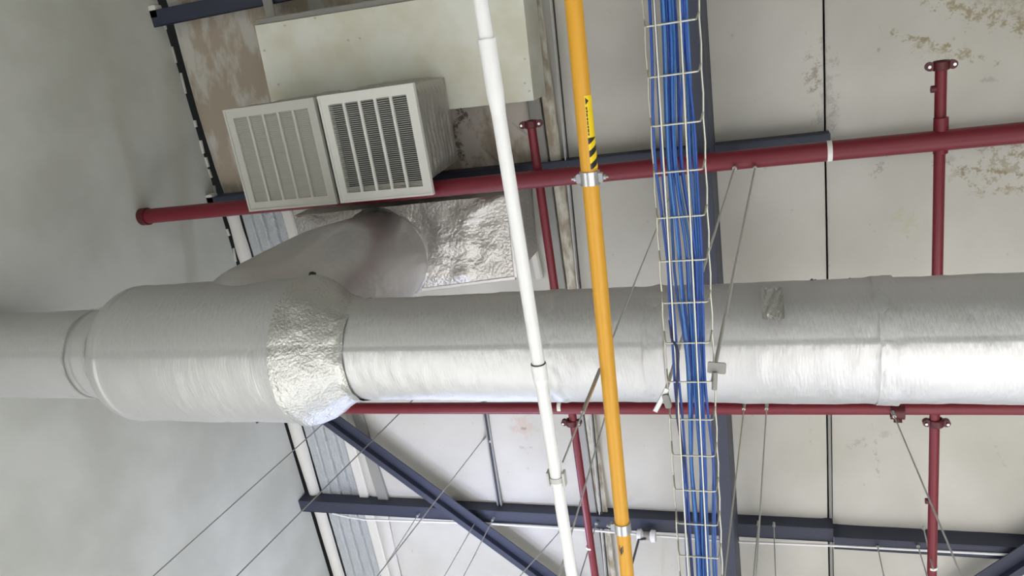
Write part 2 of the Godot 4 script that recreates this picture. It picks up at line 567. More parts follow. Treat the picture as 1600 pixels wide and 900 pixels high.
func air_grille(x0: float, x1: float, z0: float, z1: float, y: float, tilt: float, blade_m: Material, frame_m: Material, label: String, neck_top: float, neck_x: Vector2, neck_z: Vector2) -> void:
	# a return-air grille facing down: z0 is its +Z edge, z1 its -Z edge
	var root := thing("air_grille", label, "grille", "air grilles under the air handler")
	var s := Shape.new()
	var lip := 0.008
	var w := 0.058
	# outer lip, then the flat of the frame, mitred
	for ring in [[0.0, 0.013, 0.0], [0.013, w, 0.006]]:
		var o: float = ring[0]
		var i: float = ring[1]
		var dy: float = ring[2]
		var po := [Vector3(x0 + o, y + dy, z0 - o), Vector3(x1 - o, y + dy, z0 - o), Vector3(x1 - o, y + dy, z1 + o), Vector3(x0 + o, y + dy, z1 + o)]
		var pi_ := [Vector3(x0 + i, y + dy, z0 - i), Vector3(x1 - i, y + dy, z0 - i), Vector3(x1 - i, y + dy, z1 + i), Vector3(x0 + i, y + dy, z1 + i)]
		var mid := Vector3((x0 + x1) / 2, y, (z0 + z1) / 2)
		for k in 4:
			var e := (k + 1) % 4
			s.quad(po[k], po[e], pi_[e], pi_[k], -UPDIR)
			s.quad(po[k], po[e], po[e] + UPDIR * 0.03, po[k] + UPDIR * 0.03, po[k] + po[e] - mid * 2)
			s.quad(pi_[k], pi_[e], pi_[e] + UPDIR * 0.05, pi_[k] + UPDIR * 0.05, mid * 2 - pi_[k] - pi_[e])
			s.quad(po[k] + UPDIR * 0.03, po[e] + UPDIR * 0.03, pi_[e] + UPDIR * 0.03, pi_[k] + UPDIR * 0.03, UPDIR)
	obj("frame", s, frame_m, root)
	for k in range(1, 5):
		var x := lerpf(x0 + w, x1 - w, k / 5.0)
		s = Shape.new()
		bar(s, Vector3(x, y + 0.004, z0 - w), Vector3(x, y + 0.004, z1 + w), rect(0.017, 0.02, 0.003))
		obj("mullion", s, frame_m, root)
	s = Shape.new()
	var count := 44
	for k in count:
		var z := lerpf(z0 - w, z1 + w, (k + 0.5) / count)
		var turn := Vector3(0, cos(tilt), sin(tilt))
		bar(s, Vector3(x0 + w, y + 0.022, z), Vector3(x1 - w, y + 0.022, z), rect(0.0022, 0.013, 0.0, -0.0065), turn)
	obj("louvre_blades", s, blade_m, root).set_meta("kind", "stuff")
	s = Shape.new()
	block(s, Vector3((x0 + x1) / 2, y + 0.075, (z0 + z1) / 2), Vector3(x1 - x0 - w, 0.01, z0 - z1 - w))
	obj("backing", s, M.filter, root)
	# the foil-wrapped neck that rises from the frame to the air handler
	s = Shape.new()
	var lo := y + 0.03
	var a := [Vector3(x0 + 0.012, lo, z0 - 0.012), Vector3(x1 - 0.012, lo, z0 - 0.012), Vector3(x1 - 0.012, lo, z1 + 0.012), Vector3(x0 + 0.012, lo, z1 + 0.012)]
	var b := [Vector3(neck_x.x, neck_top, neck_z.x), Vector3(neck_x.y, neck_top, neck_z.x), Vector3(neck_x.y, neck_top, neck_z.y), Vector3(neck_x.x, neck_top, neck_z.y)]
	if z1 + 0.012 < -0.74:                         # step in behind the red main
		for k in [2, 3]:
			a[k].z = -0.72
		s.quad(Vector3(x0 + 0.012, lo, -0.72), Vector3(x1 - 0.012, lo, -0.72), Vector3(x1 - 0.012, lo, z1 + 0.012), Vector3(x0 + 0.012, lo, z1 + 0.012), UPDIR)
	var mid2 := Vector3((x0 + x1) / 2, lo, (z0 + z1) / 2)
	for k in 4:
		var e := (k + 1) % 4
		var out: Vector3 = ((a[k] + a[e]) / 2 - mid2)
		out.y = 0
		wrinkled_face(s, a[k], a[e], b[e], b[k], out.normalized(), 0.018, 64, k + x0, 0.007)
	s.quad(b[0], b[1], b[2], b[3], UPDIR)
	obj("foil_neck", s, M.neck_foil, root)


func _ready() -> void:
	# ---- camera, sky, sun, exposure
	var cam := Camera3D.new()
	cam.name = "camera"
	cam.fov = 42.4016
	cam.near = 0.05
	cam.far = 200.0
	cam.transform = Transform3D(Basis(Vector3(0.946956, 0.285994, -0.146568), Vector3(0.040957, 0.344956, 0.937725), Vector3(0.318743, -0.893987, 0.314945)), Vector3(0, 1.5, 0))
	add_child(cam)
	cam.current = true
	var env := Environment.new()
	var sky_m := ProceduralSkyMaterial.new()
	sky_m.sky_top_color = Color(0.50, 0.62, 0.82)
	sky_m.sky_horizon_color = Color(0.86, 0.90, 0.95)
	sky_m.ground_horizon_color = Color(0.62, 0.62, 0.60)
	sky_m.ground_bottom_color = Color(0.45, 0.44, 0.42)
	sky_m.sky_energy_multiplier = 1.15
	sky_m.ground_energy_multiplier = 1.2
	var sky := Sky.new()
	sky.sky_material = sky_m
	env.background_mode = Environment.BG_SKY
	env.sky = sky
	env.tonemap_mode = Environment.TONE_MAPPER_LINEAR
	env.tonemap_exposure = 2.07
	env.sdfgi_enabled = true
	env.ssao_enabled = true
	env.ssil_enabled = true
	var we := WorldEnvironment.new()
	we.name = "world"
	we.environment = env
	add_child(we)
	var sun := DirectionalLight3D.new()
	sun.name = "sun"
	sun.light_color = Color(1.0, 0.985, 0.96)
	sun.light_energy = 3.5
	sun.shadow_enabled = true
	sun.look_at_from_position(Vector3(1.5, 5.6, -9.0), Vector3(0, 0, 0))
	add_child(sun)

	crumple.seed = 11
	crumple.frequency = 0.03
	crumple.fractal_octaves = 3
	wob.seed = 23
	wob.frequency = 0.02
	wob.fractal_octaves = 2
	make_materials()
	build_shell()
	build_ceiling()
	build_steel()
	build_duct()
	build_air_handler()
	build_sprinklers()
	build_pipes()
	build_tray()
	build_wires()
	build_lamp()
	build_high_bays()


# ---------------------------------------------------------------- the room
func build_shell() -> void:
	var s := Shape.new()
	block(s, Vector3(0.9, -0.1, 0.3), Vector3(11.4, 0.2, 17.8))
	struct("floor", s, M.concrete)
	s = Shape.new()
	block(s, Vector3(0.9, -0.13, -30), Vector3(80, 0.2, 42.8))
	struct("yard", s, M.asphalt)
	# left wall: its inner face runs a little out of square
	s = Shape.new()
	var p := [Vector3(wall_x(9.0), 0, 9.0), Vector3(wall_x(-8.4), 0, -8.4), Vector3(-4.6, 0, -8.4), Vector3(-4.6, 0, 9.0)]
	for k in 4:
		var a: Vector3 = p[k]
		var b: Vector3 = p[(k + 1) % 4]
		var up := UPDIR * (CEIL - 0.005)
		s.quad(a, b, b + up, a + up, (a + b) / 2 - Vector3(-4.4, 0, -2.6))
	s.quad(p[0] + UPDIR * (CEIL - 0.005), p[1] + UPDIR * (CEIL - 0.005), p[2] + UPDIR * (CEIL - 0.005), p[3] + UPDIR * (CEIL - 0.005), UPDIR)
	struct("wall_left", s, M.wall_board)
	s = Shape.new()
	block(s, Vector3(6.2, 3.4, 0.3), Vector3(0.2, 6.8, 17.8))
	struct("wall_right", s, M.wall_board)
	s = Shape.new()
	block(s, Vector3(0.9, 3.4, 9.1), Vector3(11.0, 6.8, 0.2))
	struct("wall_back", s, M.back_wall)
	# the front wall has two tall loading doors, open to the yard
	s = Shape.new()
	block(s, Vector3(0.9, 6.0, -8.5), Vector3(11.0, 1.6, 0.2))
	block(s, Vector3(-4.3, 2.6, -8.5), Vector3(0.6, 5.2, 0.2))
	block(s, Vector3(0.0, 2.6, -8.5), Vector3(1.6, 5.2, 0.2))
	block(s, Vector3(6.0, 2.6, -8.5), Vector3(0.6, 5.2, 0.2))
	struct("wall_front", s, M.wall_board)
	s = Shape.new()
	block(s, Vector3(0.9, CEIL + 0.25, 0.3), Vector3(11.4, 0.1, 18.0))
	struct("roof_deck", s, M.roof_back)


func build_ceiling() -> void:
	var m := mat("lining", Color.WHITE, 0.75)
	m.albedo_texture = lining_map()
	m.texture_repeat = false
	var root := Node3D.new()
	root.name = "ceiling"
	root.set_meta("kind", "structure")
	root.set_meta("label", "white faced insulation lining of the roof")
	add_child(root)
	var rows := [9.0, 7.7, 6.26, 4.83, 3.4, 1.98, 0.54, -0.86, -2.33, -3.76, -5.19, -6.62, -8.4]
	var cols := [[0.0, -3.305], [-3.297, -1.40], [-1.37, 0.404], [0.416, 2.25], [2.262, 4.1], [4.112, 6.1]]
	for r in rows.size() - 1:
		for c in cols.size():
			var x1: float = cols[c][1]
			var x0: float = cols[c][0]
			if rows[r] < -2.0 and c == 2:
				x1 -= 0.014
			if rows[r] < -2.0 and c == 3:
				x0 += 0.012
			var left := func(z: float) -> float: return x0
			if c == 0:
				var off := 0.075 if rows[r + 1] > -0.9 else 0.68
				left = func(z: float) -> float: return wall_x(z) + off
			lining_panel("lining_panel", left, func(_z): return x1, rows[r], rows[r + 1], 0.04, m, root, r * 7.0 + c)
	var fil := Shape.new()
	bar(fil, Vector3(0.412, CEIL - 0.004, -2.4), Vector3(0.412, CEIL - 0.004, -8.3), rect(0.022, 0.012, 0.003))
	tag(obj("joint_filler", fil, M.grey_steel), "grey filler in the wide roof joint right of the rafter below the duct", "strip")
	# grey steel strips over two of the long joints, and the dirty foam beside one of them
	var s := Shape.new()
	bar(s, Vector3(-1.455, CEIL - 0.082, 8.9), Vector3(-1.35, CEIL - 0.082, -8.3), rect(0.085, 0.035, 0.004))
	tag(obj("joint_strip", s, M.grey_steel), "long grey steel strip over the roof joint beside the thinner red branch pipe", "strip")
	s = Shape.new()
	bar(s, Vector3(-3.347, 6.450, -2.787), Vector3(-3.282, 6.450, -3.757), rect(0.10, 0.035, 0.004))
	tag(obj("joint_strip", s, M.grey_steel), "short grey steel strip between lower red main and dark purlin, crossed by the diagonal brace", "strip")
	s = Shape.new()
	bar(s, Vector3(-1.335, CEIL - 0.066, 8.9), Vector3(-1.275, CEIL - 0.066, -8.3), rect(0.085, 0.02, 0.006))
	tag(obj("foam_strip", s, M.dirty_foam), "dirty beige foam strip along the roof joint right of the grey steel strip", "strip")
	# along the left wall below the upper purlin: foam roll, corrugated sheet, foam edge
	for bay in 3:
		var z0: float = [-0.97, -2.40, -3.83, -5.26][bay]
		var z1: float = [-2.33, -3.74, -5.18, -6.60][bay]
		s = Shape.new()
		var at := func(u: float, v: float) -> Vector3:
			var z := lerpf(z0, z1, u)
			var a := PI * v
			var r := 0.06 + 0.008 * wob.get_noise_2d(z * 90.0, bay * 50.0)
			return Vector3(wall_x(z) + 0.10 - cos(a) * r, CEIL + 0.01 - sin(a) * r * 0.9, z)
		face_grid(s, at, 40, 12, Vector2(3, 1), func(u, _v): return Vector3(wall_x(lerpf(z0, z1, u)) + 0.1, CEIL + 0.1, lerpf(z0, z1, u)))
		tag(obj("foam_roll", s, M.foam), ["white foam roll along the wall top just below the upper purlin", "white foam roll along the wall top between the duct and lower purlin", "white foam roll along the wall top below the lower purlin", "white foam roll along the wall top farthest from the duct"][bay], "foam roll", "foam rolls along the wall top")
		s = Shape.new()
		at = func(u: float, v: float) -> Vector3:
			var z := lerpf(z0, z1, u)
			var q := fposmod(v * 4.0, 1.0)
			var rib := clampf(minf(q, 1.0 - q) * 14.0 - 0.6, 0.0, 1.0)
			return Vector3(wall_x(z) + lerpf(0.165, 0.59, v), CEIL + 0.035 - 0.022 * rib + 0.004 * crumple.get_noise_2d(z * 150.0, v * 120.0), z)
		face_grid(s, at, 60, 96, Vector2(1.4, 0.4), func(_u, _v): return Vector3(0, 20, 0))
		tag(obj("corrugated_sheet", s, M.film), ["shiny grey corrugated sheet strip just below the left grille", "shiny grey corrugated sheet strip between the big duct and lower purlin", "shiny grey corrugated sheet strip below the lower purlin", "shiny grey corrugated sheet strip farthest from the duct"][bay], "roof sheet", "corrugated strips along the wall")
		s = Shape.new()
		bar(s, Vector3(wall_x(z0) + 0.635, CEIL - 0.03, z0), Vector3(wall_x(z1) + 0.635, CEIL - 0.03, z1), rect(0.095, 0.045, 0.01))
		tag(obj("foam_edge", s, M.foam), ["white foam edge strip right of the sheet below the left grille", "white foam edge strip right of the sheet above the lower purlin", "white foam edge strip right of the sheet below the lower purlin", "white foam edge strip farthest from the duct"][bay], "strip", "foam edges beside the corrugated strips")
	# ragged white foam stuck along the top edge of the wall
	s = Shape.new()
	chaos.seed = 5
	var z := 0.5
	while z > -1.9:
		var len := chaos.randf_range(0.02, 0.16)
		if absf(z + 0.9) > 0.06 and absf(z + 3.76) > 0.06:
			block(s, Vector3(wall_x(z) + 0.008, CEIL - chaos.randf_range(0.0, 0.012), z), Vector3(chaos.randf_range(0.006, 0.02), 0.016, len), Basis(UPDIR, chaos.randf_range(-0.12, 0.12)), 0.003)
		z -= len + chaos.randf_range(0.0, 0.16)
	tag(obj("foam_flakes", s, M.foam), "ragged white foam flakes stuck along the top edge of the left wall", "foam").set_meta("kind", "stuff")
	for k in 2:
		s = Shape.new()
		var zz: float = [0.58, -0.86][k]
		block(s, Vector3(wall_x(zz) + 0.03, CEIL - 0.09, zz), Vector3(0.06, 0.07, 0.085), Basis.IDENTITY, 0.008)
		tag(obj("foam_plug", s, M.foam), ["white foam plug at the wall end of the topmost purlin", "white foam plug at the wall end of the purlin beside the red main"][k], "foam plug")
	# thin paired conduit along the lining and the double rail
	var root2 := thing("thin_conduit", "pair of thin dark conduits running along the lining beside the yellow pipe", "conduit")
	for k in [-1, 1]:
		s = Shape.new()
		var e := stretch(Vector3(-1.185, 6.400, 0.192), Vector3(-1.240, 6.400, -1.700), 2.7, 6.0)
		tube(s, [e[0] + Vector3(k * 0.010, 0, 0), e[1] + Vector3(k * 0.010, 0, 0)], 0.006, 8)
		obj("conduit", s, M.dull_wire if k < 0 else M.dark_wire, root2)
	s = Shape.new()
	tube(s, [Vector3(-1.207, 6.400, -0.878) + Vector3(0, -0.03, 0), Vector3(-1.207, 6.400, -0.878) + Vector3(0, 0.07, 0)], 0.011, 8)
	obj("clip", s, M.dull_wire, root2)
	root2 = thing("lining_rail", "thin grey double rail under the lining between lower red main and purlin", "rail")
	for k in [-1, 1]:
		s = Shape.new()
		bar(s, Vector3(-2.155, 6.445, -2.700) + Vector3(k * 0.016, 0, 0), Vector3(-2.179, 6.445, -3.801) + Vector3(k * 0.016, 0, 0), rect(0.013, 0.03, 0.002))
		obj("rail_flange", s, M.grey_steel, root2)
	s = Shape.new()
	bar(s, Vector3(-2.162, 6.460, -2.708), Vector3(-2.186, 6.460, -3.813), rect(0.03, 0.01))
	obj("rail_web", s, M.steel, root2)


func build_steel() -> void:
	# purlins run along x, lapped at x = 0.43
	var zp := [0.585, -0.842, -2.31, -3.705]
	var names := ["topmost", "upper", "middle", "lower"]
	for k in 4:
		var z: float = zp[k]
		var a: String = ["dark blue purlin at the top left corner, right of the white foam plug", "dark blue purlin behind the thick upper red main, ending near the white band", "dark blue purlin hidden above the main duct", "dark blue purlin across the bottom, left of the lap step"][k]
		var b: String = ["dark blue purlin at the top right, beyond the lap", "dark blue purlin hidden behind the upper red main, right of the lap", "dark blue purlin hidden above the right of the main duct", "dark blue purlin at the bottom right, right of the lap step"][k]
		var dy := 0.0 if k != 3 else 0.0
		var depth := 0.125
		if k == 3:
			steel_purlin(Vector3(wall_x(z) + 0.0, CEIL - depth, z - 0.00), Vector3(0.42, CEIL - depth, z + 0.03), depth, 0.115, a)
			steel_purlin(Vector3(0.42, CEIL - depth - 0.03, z - 0.02), Vector3(6.1, CEIL - depth - 0.03, z + 0.01), depth + 0.03, 0.10, b)
		else:
			steel_purlin(Vector3(wall_x(z) + 0.0, CEIL - depth, z), Vector3(0.43, CEIL - depth, z + 0.02), depth, 0.115 if k == 0 else 0.085, a)
			if k != 0:
				steel_purlin(Vector3(0.43, CEIL - 0.09, z - 0.06), Vector3(6.1, CEIL - 0.09, z - 0.06), 0.09, 0.08, b)
	# the rafter runs along z
	var root := thing("steel_rafter", "dark steel rafter running down behind the blue cables", "beam")
	var s := Shape.new()
	bar(s, Vector3(-0.2935, 5.80, 8.9), Vector3(-0.2935, 5.80, -8.4), rect(0.10, 0.012, 0.002))
	obj("bottom_flange", s, M.steel, root)
	s = Shape.new()
	bar(s, Vector3(-0.252, 5.812, 8.9), Vector3(-0.252, 5.812, -8.4), rect(0.012, 0.57))
	obj("web", s, M.steel, root)
	s = Shape.new()
	bar(s, Vector3(-0.2935, 6.38, 8.9), Vector3(-0.2935, 6.38, -8.4), rect(0.10, 0.02, 0.002))
	obj("top_flange", s, M.steel, root)
	# diagonal braces
	for k in 2:
		root = thing("diagonal_brace", ["dark blue diagonal brace running down from the duct to the bottom", "dark blue diagonal brace cutting the bottom right corner"][k], "brace")
		var a: Vector3 = [Vector3(-3.567, 6.300, -2.756), Vector3(1.588, 6.300, -3.774)][k]
		var b: Vector3 = [Vector3(-1.837, 6.300, -4.257), Vector3(1.447, 6.300, -3.924)][k]
		var e := stretch(a, b, [0.66, 4.0][k], [1.6, 1.6][k])
		s = Shape.new()
		bar(s, e[0], e[1], [Vector2(-0.09, 0), Vector2(0.09, 0), Vector2(0.09, 0.008), Vector2(-0.09, 0.008)])
		obj("bottom_leg", s, M.steel, root)
		s = Shape.new()
		bar(s, e[0], e[1], [Vector2(0.0, 0), Vector2(0.008, 0), Vector2(0.008, -0.05), Vector2(0.0, -0.05)])
		obj("stiffening_rib", s, M.steel, root)


# ---------------------------------------------------------------- the duct
func build_duct() -> void:
	var c := Vector3(0, 4.3, -1.255)
	var root := thing("insulated_duct", "silver foil wrapped round duct running across the whole view", "duct")
	# right-hand run, with raised tape at its joints
	var s := Shape.new()
	var bands := [-0.801, -0.397, 0.393]
	foil_lathe(s, func(x: float) -> float:
		var r := 0.235 + 0.002 * sin(x * 5.0)
		for b in bands:
			r += 0.004 * exp(-pow((x - b) / 0.02, 2))
		return r, -1.80, 6.1, c, 800, 144, 0.0020, 1.0, 0.0030, bands)
	obj("main_run", s, M.foil, root)
	for k in 2:
		s = Shape.new()
		var x0: float = [bands[1] - 0.04, bands[2] - 0.015][k]
		var x1: float = [bands[1] + 0.035, bands[2] + 0.06][k]
		foil_lathe(s, func(_x): return 0.2385, x0, x1, c, 24, 120, [0.005, 0.004][k], 5.0 + k, 0.004)
		obj("tape_band", s, M.foil, root)
	# enlarged body and the taped reducer beside it
	s = Shape.new()
	foil_lathe(s, func(x: float) -> float:
		if x < -3.02:
			var q := clampf((-3.02 - x) / 0.13, 0.0, 1.0)
			return 0.24 + 0.11 * sqrt(maxf(0.0, 1.0 - q * q))
		return 0.35 + 0.003 * sin(x * 9.0), -3.15, -2.02, c, 160, 120, 0.0015, 2.0, 0.002)
	obj("enlarged_body", s, M.foil, root)
	s = Shape.new()
	foil_lathe(s, func(x: float) -> float:
		var q := clampf((x + 2.04) / 0.27, 0.0, 1.0)
		return lerpf(0.358, 0.238, q * q * (3.0 - 2.0 * q)), -2.04, -1.74, c, 50, 140, 0.012, 3.0, 0.006)
	obj("taped_reducer", s, M.crushed_foil, root)
	s = Shape.new()
	foil_lathe(s, func(x: float) -> float:
		var q := fposmod((x + 4.0) * 5.0, 1.0)
		return 0.236 + (0.006 if x > -3.30 and q > 0.4 else 0.0), -4.186, -3.10, c, 90, 100, 0.002, 4.0, 0.002)
	obj("wall_run", s, M.foil, root)
	# dark torn gap and pale tape rings where the narrow run meets the body
	for k in 3:
		s = Shape.new()
		var x: float = [-3.107, -3.206, -3.349][k]
		foil_lathe(s, func(_x): return 0.243, x - 0.008, x + 0.008, c, 4, 90, 0.006, 8.0 + k, 0.0)
		obj("tape_ring", s, M.crushed_foil, root)
	# riser up to the plenum
	s = Shape.new()
	var rc := Vector3(-2.395, 0, -1.247)
	var at := func(u: float, v: float) -> Vector3:
		var y := lerpf(4.22, 5.80, u)
		var a := v * TAU
		var r := lerpf(0.39, 0.322, smoothstep(5.0, 5.8, y)) - 0.10 * pow(clampf((4.46 - y) / 0.24, 0.0, 1.0), 2.0) + 0.006 * wob.get_noise_3d(cos(a) * 25.0, y * 40.0, sin(a) * 25.0) + 0.003 * crumple.get_noise_3d(cos(a) * 30.0, y * 200.0, sin(a) * 30.0)
		return rc + Vector3(cos(a) * r, y, sin(a) * r)
	face_grid(s, at, 110, 110, Vector2(1.4, 2.0), func(u, _v): return rc + Vector3(0, lerpf(4.22, 5.80, u), 0))
	obj("riser", s, M.smooth_foil, root)
	s = Shape.new()
	at = func(u: float, v: float) -> Vector3:
		var a := v * TAU
		var r := lerpf(0.322, 0.338, u) + 0.008 * crumple.get_noise_3d(cos(a) * 90.0, u * 60.0, sin(a) * 90.0)
		return rc + Vector3(cos(a) * r, lerpf(5.76, 5.792, u), sin(a) * r)
	face_grid(s, at, 6, 120, Vector2(0.2, 2.0), func(_u, _v): return rc + Vector3(0, 5.85, 0))
	obj("riser_collar", s, M.crushed_foil, root)
	# loose foil patches
	s = Shape.new()
	var pc := Vector3(0.034, 4.100, -0.984) + Vector3(0, 0, 0)
	var pat := func(u: float, v: float) -> Vector3:
		var a := deg_to_rad(lerpf(-50.0, -10.0, v))
		var r := lerpf(0.285, 0.247, v) + 0.010 * crumple.get_noise_2d(u * 90.0, v * 90.0) + 0.02 * pow(absf(u - 0.5) * 2.0, 4.0) * (1.0 - v)
		return Vector3(pc.x + lerpf(-0.038, 0.038, u), c.y + sin(a) * r, c.z + cos(a) * r)
	face_grid(s, pat, 16, 16, Vector2(0.1, 0.1), func(u, _v): return Vector3(pc.x, c.y, c.z))
	obj("loose_patch", s, M.crushed_foil, root)
	# torn dark spots and a crumb of loose foil
	for q in [[Vector3(0.186, 4.376, -1.044), 0.012], [Vector3(0.317, 4.370, -1.046), 0.015], [Vector3(-2.121, 4.550, -0.958), 0.016], [Vector3(-2.410, 4.220, -1.596), 0.014], [Vector3(-3.879, 4.160, -1.414), 0.012]]:
		s = Shape.new()
		var spot: Vector3 = q[0]
		var size: float = q[1]
		face_grid(s, func(u: float, v: float) -> Vector3:
			var o := Vector3(cos(u * TAU) * sin(v * PI), cos(v * PI), sin(u * TAU) * sin(v * PI))
			return spot + o * size * (1.0 + 0.9 * crumple.get_noise_3d(o.x * 40.0 + spot.x * 50.0, o.y * 40.0, o.z * 40.0)), 14, 10, Vector2.ONE, func(_u, _v): return spot)
		obj("torn_spot", s, M.dark_wire, root)
	# plenum box above
	root = thing("plenum_box", "crumpled foil plenum box above the duct with the riser entering its underside", "plenum")
	s = Shape.new()
	var y := 5.79
	var lo := [Vector3(-3.02, y, -0.92), Vector3(-1.468, 5.790, -0.899), Vector3(-1.497, 5.790, -1.438), Vector3(-3.02, y, -1.56)]
	var hi := []
	for p in lo:
		hi.append(Vector3(p.x, 6.36, p.z))
	wrinkled_face(s, lo[0], lo[1], lo[2], lo[3], -UPDIR, 0.035, 90, 3.0)
	for k in 4:
		var e := (k + 1) % 4
		var out: Vector3 = (lo[k] + lo[e]) / 2 - (lo[0] + lo[2]) / 2
		out.y = 0
		wrinkled_face(s, lo[k], lo[e], hi[e], hi[k], out.normalized(), 0.01, 30, k)
	s.quad(hi[0], hi[1], hi[2], hi[3], UPDIR)
	obj("box", s, M.plenum_foil, root)
	s = Shape.new()
	bar(s, lo[1] + Vector3(0.006, -0.006, 0), lo[2] + Vector3(0.006, -0.006, 0), rect(0.03, 0.02, 0.006))
	bar(s, lo[2] + Vector3(0, -0.006, -0.004), lo[3] + Vector3(0, -0.006, -0.004), rect(0.03, 0.02, 0.006))
	obj("edge_tape", s, M.smooth_foil, root)
	s = Shape.new()
	bar(s, Vector3(-1.572, 6.400, -1.053), Vector3(-1.532, 6.400, -1.666), rect(0.06, 0.05, 0.012))
	tag(obj("foam_edge_board", s, M.foam), "white foam edge board hanging between the plenum box and thin red branch", "foam board")


# ---------------------------------------------------------------- air handler and grilles
func build_air_handler() -> void:
	var root := thing("air_handler", "large pale green-grey air handler box under the roof at the top", "air handler")
	var s := Shape.new()
	var c := [Vector3(-3.173, 6.100, 0.337), Vector3(-1.282, 6.100, 0.301), Vector3(-1.305, 6.100, -0.383), Vector3(-3.238, 6.100, -0.425)]
	c[3] = c[0] + (c[2] - c[1])
	for k in 4:
		var a: Vector3 = c[k]
		var b: Vector3 = c[(k + 1) % 4]
		s.quad(a, b, b + UPDIR * 0.31, a + UPDIR * 0.31, (a + b) / 2 - (c[0] + c[2]) / 2)
	s.quad(c[0], c[1], c[2], c[3], -UPDIR)
	s.quad(c[0] + UPDIR * 0.31, c[1] + UPDIR * 0.31, c[2] + UPDIR * 0.31, c[3] + UPDIR * 0.31, UPDIR)
	obj("casing", s, M.cabinet, root)
	s = Shape.new()
	bar(s, c[0] + Vector3(0, 0.02, 0.02), c[1] + Vector3(0, 0.02, 0.02), rect(0.04, 0.03, 0.004))
	obj("edge_channel", s, M.grey_steel, root)
	s = Shape.new()
	bar(s, c[0] + Vector3(-0.02, 0.24, 0.0), c[0] + Vector3(-0.02, 0.24, 0.42), rect(0.075, 0.012, 0.002))
	obj("mounting_bar", s, M.grey_steel, root)
	for p in [Vector3(-1.325, 6.098, -0.129), Vector3(-1.347, 6.098, -0.272), Vector3(-1.325, 6.098, -0.322), Vector3(-2.499, 6.098, 0.147), Vector3(-2.413, 6.098, 0.147), Vector3(-3.098, 6.098, -0.060), Vector3(-3.144, 6.098, 0.171), Vector3(-2.942, 6.098, 0.304), Vector3(-2.706, 6.098, 0.317)]:
		s = Shape.new()
		tube(s, [p + UPDIR * 0.004, p - UPDIR * 0.004], 0.007, 8)
		obj("screw", s, M.dull_wire, root)
	air_grille(-3.165, -2.505, -0.156, -0.813, 5.535, 0.85, M.dull_enamel, M.dull_enamel, "left air grille, dull grey with its slats nearly closed", 6.09, Vector2(-3.08, -2.52), Vector2(-0.17, -0.70))
	air_grille(-2.478, -1.842, -0.154, -0.810, 5.535, -0.36, M.dull_enamel, M.enamel, "right air grille, white framed with dark open slats", 6.09, Vector2(-2.46, -1.872), Vector2(-0.17, -0.70))


